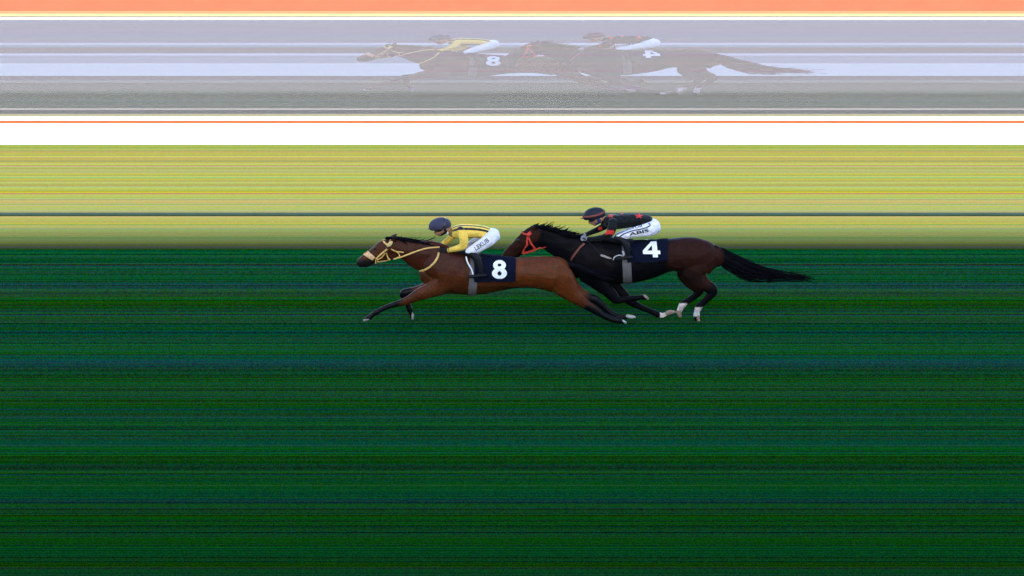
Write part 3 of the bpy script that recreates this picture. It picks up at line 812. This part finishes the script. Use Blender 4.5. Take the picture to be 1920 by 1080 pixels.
def silk8(V, T, A):
    s, d, th = chain_local(V, T)
    c = np.tile(np.array((.86, .58, .10)), (len(V), 1)); bl = np.array((.022, .020, .022))
    da = np.full(len(V), 1e9); sa = np.zeros(len(V))
    for a in A:
        s2, d2, t2 = chain_local(V, a[1:]); m_ = d2 < da; da[m_] = d2[m_]; sa[m_] = s2[m_]
    on_t = (d < .20) | (da > .11)
    px = V[:, 0] * 100 + 960; row = DAT - CE * V[:, 2] - SE * V[:, 1]
    at = np.abs(th)
    line = (np.abs(at - 27) < 8) | (np.abs(at - 62) < 8.5) | ((at > 126) & (at < 144))
    sleeve = (da < .105) & (at > 72) & (px < 880)
    k = (line & (s > .06) & ~sleeve).astype(float)
    k = np.maximum(k, ((np.abs(sa - .93) < .025) & (da < .07)).astype(float))
    k = np.maximum(k, ((s < .05) & (px < 848) & (d < .13)).astype(float) * .8)
    return mixc(c, bl, k)
r8, j8, b8, br8, jb8 = rider('jockey in yellow black-striped silks and slate helmet, crouched on the leading bay', Y8, torso8, arms8, thighs8, calves8, feet8, head8,
    {'hips': [[(908, 438, 10.5, 0, 1.35), (918, 439, 12, 0, 1.35), (926, 441, 12.5, 0, 1.4), (929, 444, 9, 0, 1.5)]]},
    [((841, 470), (828, 469.5), -.12, glove_m), ((825, 460), (818, 463), .12, glove_m)], silk8)
mesh_obj('lettering', *text_mesh('LEKUB', b8, (893, 470), (918, 452.5), 8.0, .006, .01), ink, br8)
mesh_obj('neck_scarf', *join([loft([(843, 435.5, 5.0, Y8, 1.1), (838.5, 434, 6.4, Y8, 1.1), (837, 433, 5.4, Y8, 1.1)], 4, 14)]), number_white, r8)  # white scarf at the rider's neck
def dome(c, r, rot, cut, N=28, M=16):
    """the upper shell of a helmet"""
    v, f = ellipsoid(c, r, rot, N, M); v = np.array(v)
    cr, sr = math.cos(rot), math.sin(rot)
    rel = v - np.array(c); zl = rel[:, 0] * sr + rel[:, 2] * cr
    low = zl < cut; v[low] -= np.outer(zl[low] - cut, (sr, 0, cr))
    return v, f
ch8 = P(825, 422.5, Y8)
helm = mesh_obj('helmet', *dome(ch8, (.215, .150, .150), R(-10), -.055), hgrey, r8)
mesh_obj('peak', *join([loft([(814, 428.2, 1.5, Y8, 7), (808, 429, 1.3, Y8, 8), (803, 429.4, .9, Y8, 6)], 4, 16)]), hgrey, helm)
bp = []
for a in np.linspace(-100, 100, 40):
    bp.append(Vector((ch8.x + .075 + .02 * math.cos(R(a)), Y8 + .153 * math.sin(R(a)) * .93, ch8.z + .143 * math.cos(R(a)))))
mesh_obj('helmet_band', *strap(bp, [Vector((.3, math.sin(R(a)), math.cos(R(a)))).normalized() for a in np.linspace(-100, 100, 40)], .020, .008), goggle_m, helm)
mesh_obj('goggles', *join([loft([(829, 430.8, 2.2, Y8 - .09, .6), (823, 432.2, 2.7, Y8 - .075, .8), (818.5, 432.8, 2.6, Y8 - .04, 1), (817, 433, 2.6, Y8, 1.2), (818.5, 432.8, 2.6, Y8 + .04, 1), (823, 432.2, 2.7, Y8 + .075, .8)], 3, 10)]), goggle_m, r8)
mesh_obj('chin_strap', *join([loft([(834, 430, 2.2, Y8 - .118, .4), (836, 434.5, 2.4, Y8 - .112, .4), (832, 438, 2.2, Y8 - .09, .5), (828, 441, 1.6, Y8 - .04, .6), (827, 441.6, 1.4, Y8 + .04, .6)], 4, 10)]), leather, r8)
# stirrup leathers (pale edge before the boot)
mesh_obj('stirrup', *join([loft([(874, 482, 1.3, Y8 - .31, .5), (876, 490, 1.3, Y8 - .34, .5), (880, 498, 1.5, Y8 - .36, .5), (884, 505, 1.3, Y8 - .37, .5), (887, 514, 1.4, Y8 - .37, .8)], 4, 8)]), number_white, bay)

# ---- rider of number 4
torso4 = [(1131, 414, 7, 0, 1.0), (1138, 415, 11.5, 0, 1.5), (1149, 415.5, 14.6, 0, 1.6), (1166, 414.5, 14.6, 0, 1.5), (1184, 413, 13.2, 0, 1.45), (1202, 412, 11.8, 0, 1.45), (1215, 414, 10.5, 0, 1.4)]
arms4 = [[(1149, 417, 9, -.2, .8), (1148, 426, 9, -.26, .8), (1144, 436, 8, -.28, .8), (1136, 443, 6.4, -.26, .8), (1122, 446.5, 5, -.2, .85), (1108, 448, 4.4, -.14, .9), (1102, 448.5, 4, -.11, .9)],
         [(1142, 417, 8, .2, .8), (1133, 424, 7.2, .26, .8), (1122, 430, 6, .26, .8), (1108, 436, 4.8, .2, .85), (1097, 440.5, 4, .14, .9)]]
thighs4 = [[(1226, 426, 13, -.1, 1.0), (1214, 431, 13, -.17, .9), (1197, 434, 10.6, -.22, .8), (1180, 439, 8.4, -.25, .8), (1164, 444, 6.2, -.26, .8), (1157, 446, 5, -.26, .8)],
           [(1226, 426, 13, .1, 1.0), (1212, 428, 12, .17, .9), (1195, 432, 9.6, .22, .8), (1178, 436, 7.6, .25, .8), (1160, 441, 6, .26, .8)]]
calves4 = [[(1155, 447, 5, -.27, .8), (1164, 449, 6, -.29, .8), (1172, 456, 7, -.31, .8), (1176, 466, 6.4, -.32, .8), (1177, 475, 5, -.33, .8), (1177, 480, 4.4, -.33, .8)],
           [(1157, 443, 5, .27, .8), (1166, 446, 6, .29, .8), (1174, 453, 7, .31, .8), (1177, 463, 6.4, .32, .8), (1178, 472, 5, .33, .8)]]
feet4 = [[(1184, 482.5, 3.4, -.33, 1), (1177, 482.5, 4.0, -.33, 1), (1166, 484, 3.6, -.34, 1.1), (1156, 485.5, 2.6, -.34, 1.2)],
         [(1185, 473, 3.4, .33, 1), (1178, 473, 4.0, .33, 1), (1167, 475, 3.6, .34, 1.1), (1157, 477, 2.6, .34, 1.2)]]
def head4(y0):
    return [loft([(1135, 416, 5.5, y0, .9), (1128, 414, 6, y0, .9), (1122, 411, 7, y0, .9)], 4, 14),
            ellipsoid(P(1118, 408, y0), (.165, .105, .12), R(10)), ellipsoid(P(1114, 416, y0), (.075, .062, .05), R(18)),
            loft([(1107, 413.5, 2.6, y0, .8), (1104.4, 417, 2.0, y0, .8), (1107, 419, 1.6, y0, .8)], 4, 10),
            loft([(1118, 420, 2.6, y0, 1.2), (1115, 421.4, 2.4, y0, 1.2), (1111, 420.4, 1.8, y0, 1.2)], 4, 10),
            loft([(1109, 419.6, 1.2, y0, 1.6), (1107.5, 419.8, 1.0, y0, 1.6)], 2, 8),
            ellipsoid(P(1126, 410, y0 - .10), (.028, .012, .035)), ellipsoid(P(1126, 410, y0 + .10), (.028, .012, .035))]
def star(px, row, cx, cy, r, asp=1.6):
    a = np.arctan2(row - cy, (px - cx) / asp) + math.pi / 2; d = np.hypot((px - cx) / asp, row - cy)
    k = np.abs(((a / (2 * math.pi) * 5) % 1) - .5) * 2
    return (d < r * (.42 + .58 * k ** 1.4)).astype(float)
def silk4(V, T, A):
    c = np.tile(np.array((.0035, .005, .006)), (len(V), 1))
    px = V[:, 0] * 100 + 960; row = DAT - CE * V[:, 2] - SE * V[:, 1]
    k = np.zeros(len(V))
    for cx, cy, r in ((1145, 404.5, 4.2), (1198, 404.5, 5.2), (1166, 400.5, 2.2)): k = np.maximum(k, star(px, row, cx, cy, r))
    s, d, th = chain_local(V, A[0][1:])
    k = np.maximum(k, ((px > 1134) & (px < 1151) & (row > 431.5) & (row < 440 + (1150 - px) * -.05) & (V[:, 1] < Y4 - .1)).astype(float))
    k = np.maximum(k, ((np.hypot((px - 1125.5) / 1.1, row - 428.5) < 3.6) & (V[:, 1] > Y4 + .05)).astype(float))
    return mixc(c, (.62, .035, .030), k)
white_glove = mat('pale_glove', (.30, .31, .36), rough=.7, var=.45, scale=40)
r4, j4, b4, br4, jb4 = rider('jockey in black silks with red stars and a red-banded dark helmet, riding the black horse', Y4, torso4, arms4, thighs4, calves4, feet4, head4,
    {'hips': [[(1208, 417, 9.5, 0, 1.35), (1218, 420, 12, 0, 1.35), (1226, 425, 13.5, 0, 1.4), (1229, 429, 10, 0, 1.5)]]},
    [((1102, 448), (1094, 447.5), -.10, white_glove), ((1096, 441), (1090, 444), .12, white_glove)], silk4)
mesh_obj('lettering', *text_mesh('ABIS', b4, (1180, 442), (1217, 434), 5.2, .006, .03), ink, br4)
mesh_obj('lettering', *text_mesh('A.TUR', b4, (1174, 432.5), (1206, 425.5), 4.6, .006, .01), ink, br4)
ln = []
for q in dense([(1159, 446), (1170, 438.5), (1185, 433), (1200, 430), (1212, 427), (1218, 424), (1219, 421), (1216, 419)], 1.5):
    h = cast(b4, *q, .006)
    if h: ln.append(h)
mesh_obj('black_piping', *strap([p for p, n in ln], [n for p, n in ln], .011, .005), ink, br4)
ch4 = P(1114.5, 403.5, Y4)
helm = mesh_obj('helmet', *dome(ch4, (.218, .150, .150), R(-12), -.045), hdark, r4)
mesh_obj('peak', *join([loft([(1102, 408.6, 1.5, Y4, 7), (1095, 409.2, 1.3, Y4, 8), (1089, 409.4, .9, Y4, 6)], 4, 16)]), hdark, helm)
band_v, band_f = [], []
hb = bvh_of(dome(ch4, (.218, .150, .150), R(-12), -.045))
bl = []
for q in dense([(1094, 406.8), (1104, 406.6), (1114, 405), (1124, 402), (1132, 398)], 1.5):
    h = cast(hb, *q, .008)
    if h: bl.append(h)
far = [cast_y(hb, p.x, p.z, 1, .008) for p, n in bl]; far = [h for h in far if h]
bnd = [strap([p for p, n in bl], [n for p, n in bl], .018, .006), strap([p for p, n in far], [n for p, n in far], .018, .006)]
mesh_obj('helmet_band', *join(bnd), mat('dull_red_band', (.20, .045, .045), rough=.7, var=.2), helm)
mesh_obj('goggles', *join([loft([(1117, 411.5, 2.2, Y4 - .09, .6), (1111, 412.8, 2.6, Y4 - .075, .8), (1107, 413.4, 2.5, Y4 - .04, 1), (1106, 413.6, 2.5, Y4, 1.2), (1107, 413.4, 2.5, Y4 + .04, 1), (1111, 412.8, 2.6, Y4 + .075, .8)], 3, 10)]), goggle_m, r4)
mesh_obj('chin_strap', *join([loft([(1121, 410, 2.6, Y4 - .118, .4), (1124, 414, 3.2, Y4 - .114, .4), (1122, 418, 2.4, Y4 - .1, .5), (1117, 421, 1.6, Y4 - .05, .6), (1116, 421.6, 1.4, Y4 + .04, .6)], 4, 10)]), mat('blue_strap', (.022, .040, .130), rough=.6, var=.2), r4)
mesh_obj('stirrup', *join([loft([(1150, 487, 1.0, Y4 - .38, .6), (1152, 482.5, 1.1, Y4 - .38, .6), (1157, 479.6, 1.1, Y4 - .38, .6), (1163, 478.6, 1.1, Y4 - .38, .6), (1167, 480, 1.0, Y4 - .38, .6)], 5, 8),
                           loft([(1168, 472, 1.6, Y4 - .38, .5), (1169.5, 476, 2.0, Y4 - .38, .5), (1169, 479, 1.2, Y4 - .38, .5)], 4, 8)]), steel, blk)
# whip held along the shoulder, its pale flap showing
whip = empty('riding_whip', (1.4, Y4 - .3, 0)); tag(whip, 'riding whip with a pale flap hanging across the black horse shoulder', 'whip')
mesh_obj('shaft', *loft([(1094, 446, .9, Y4 - .16, 1), (1108, 458, .8, Y4 - .30, 1), (1120, 470, .7, Y4 - .36, 1), (1128, 478.6, .8, Y4 - .40, 1)], 5, 8), leather, whip)
mesh_obj('flap', *loft([(1127.5, 478.8, 1.9, Y4 - .40, .35), (1134, 481, 2.2, Y4 - .41, .35), (1141, 483.4, 1.7, Y4 - .41, .35), (1146, 484.6, .9, Y4 - .41, .35)], 5, 10), mat('pale_flap', (.36, .31, .30), rough=.8, var=.15), whip)
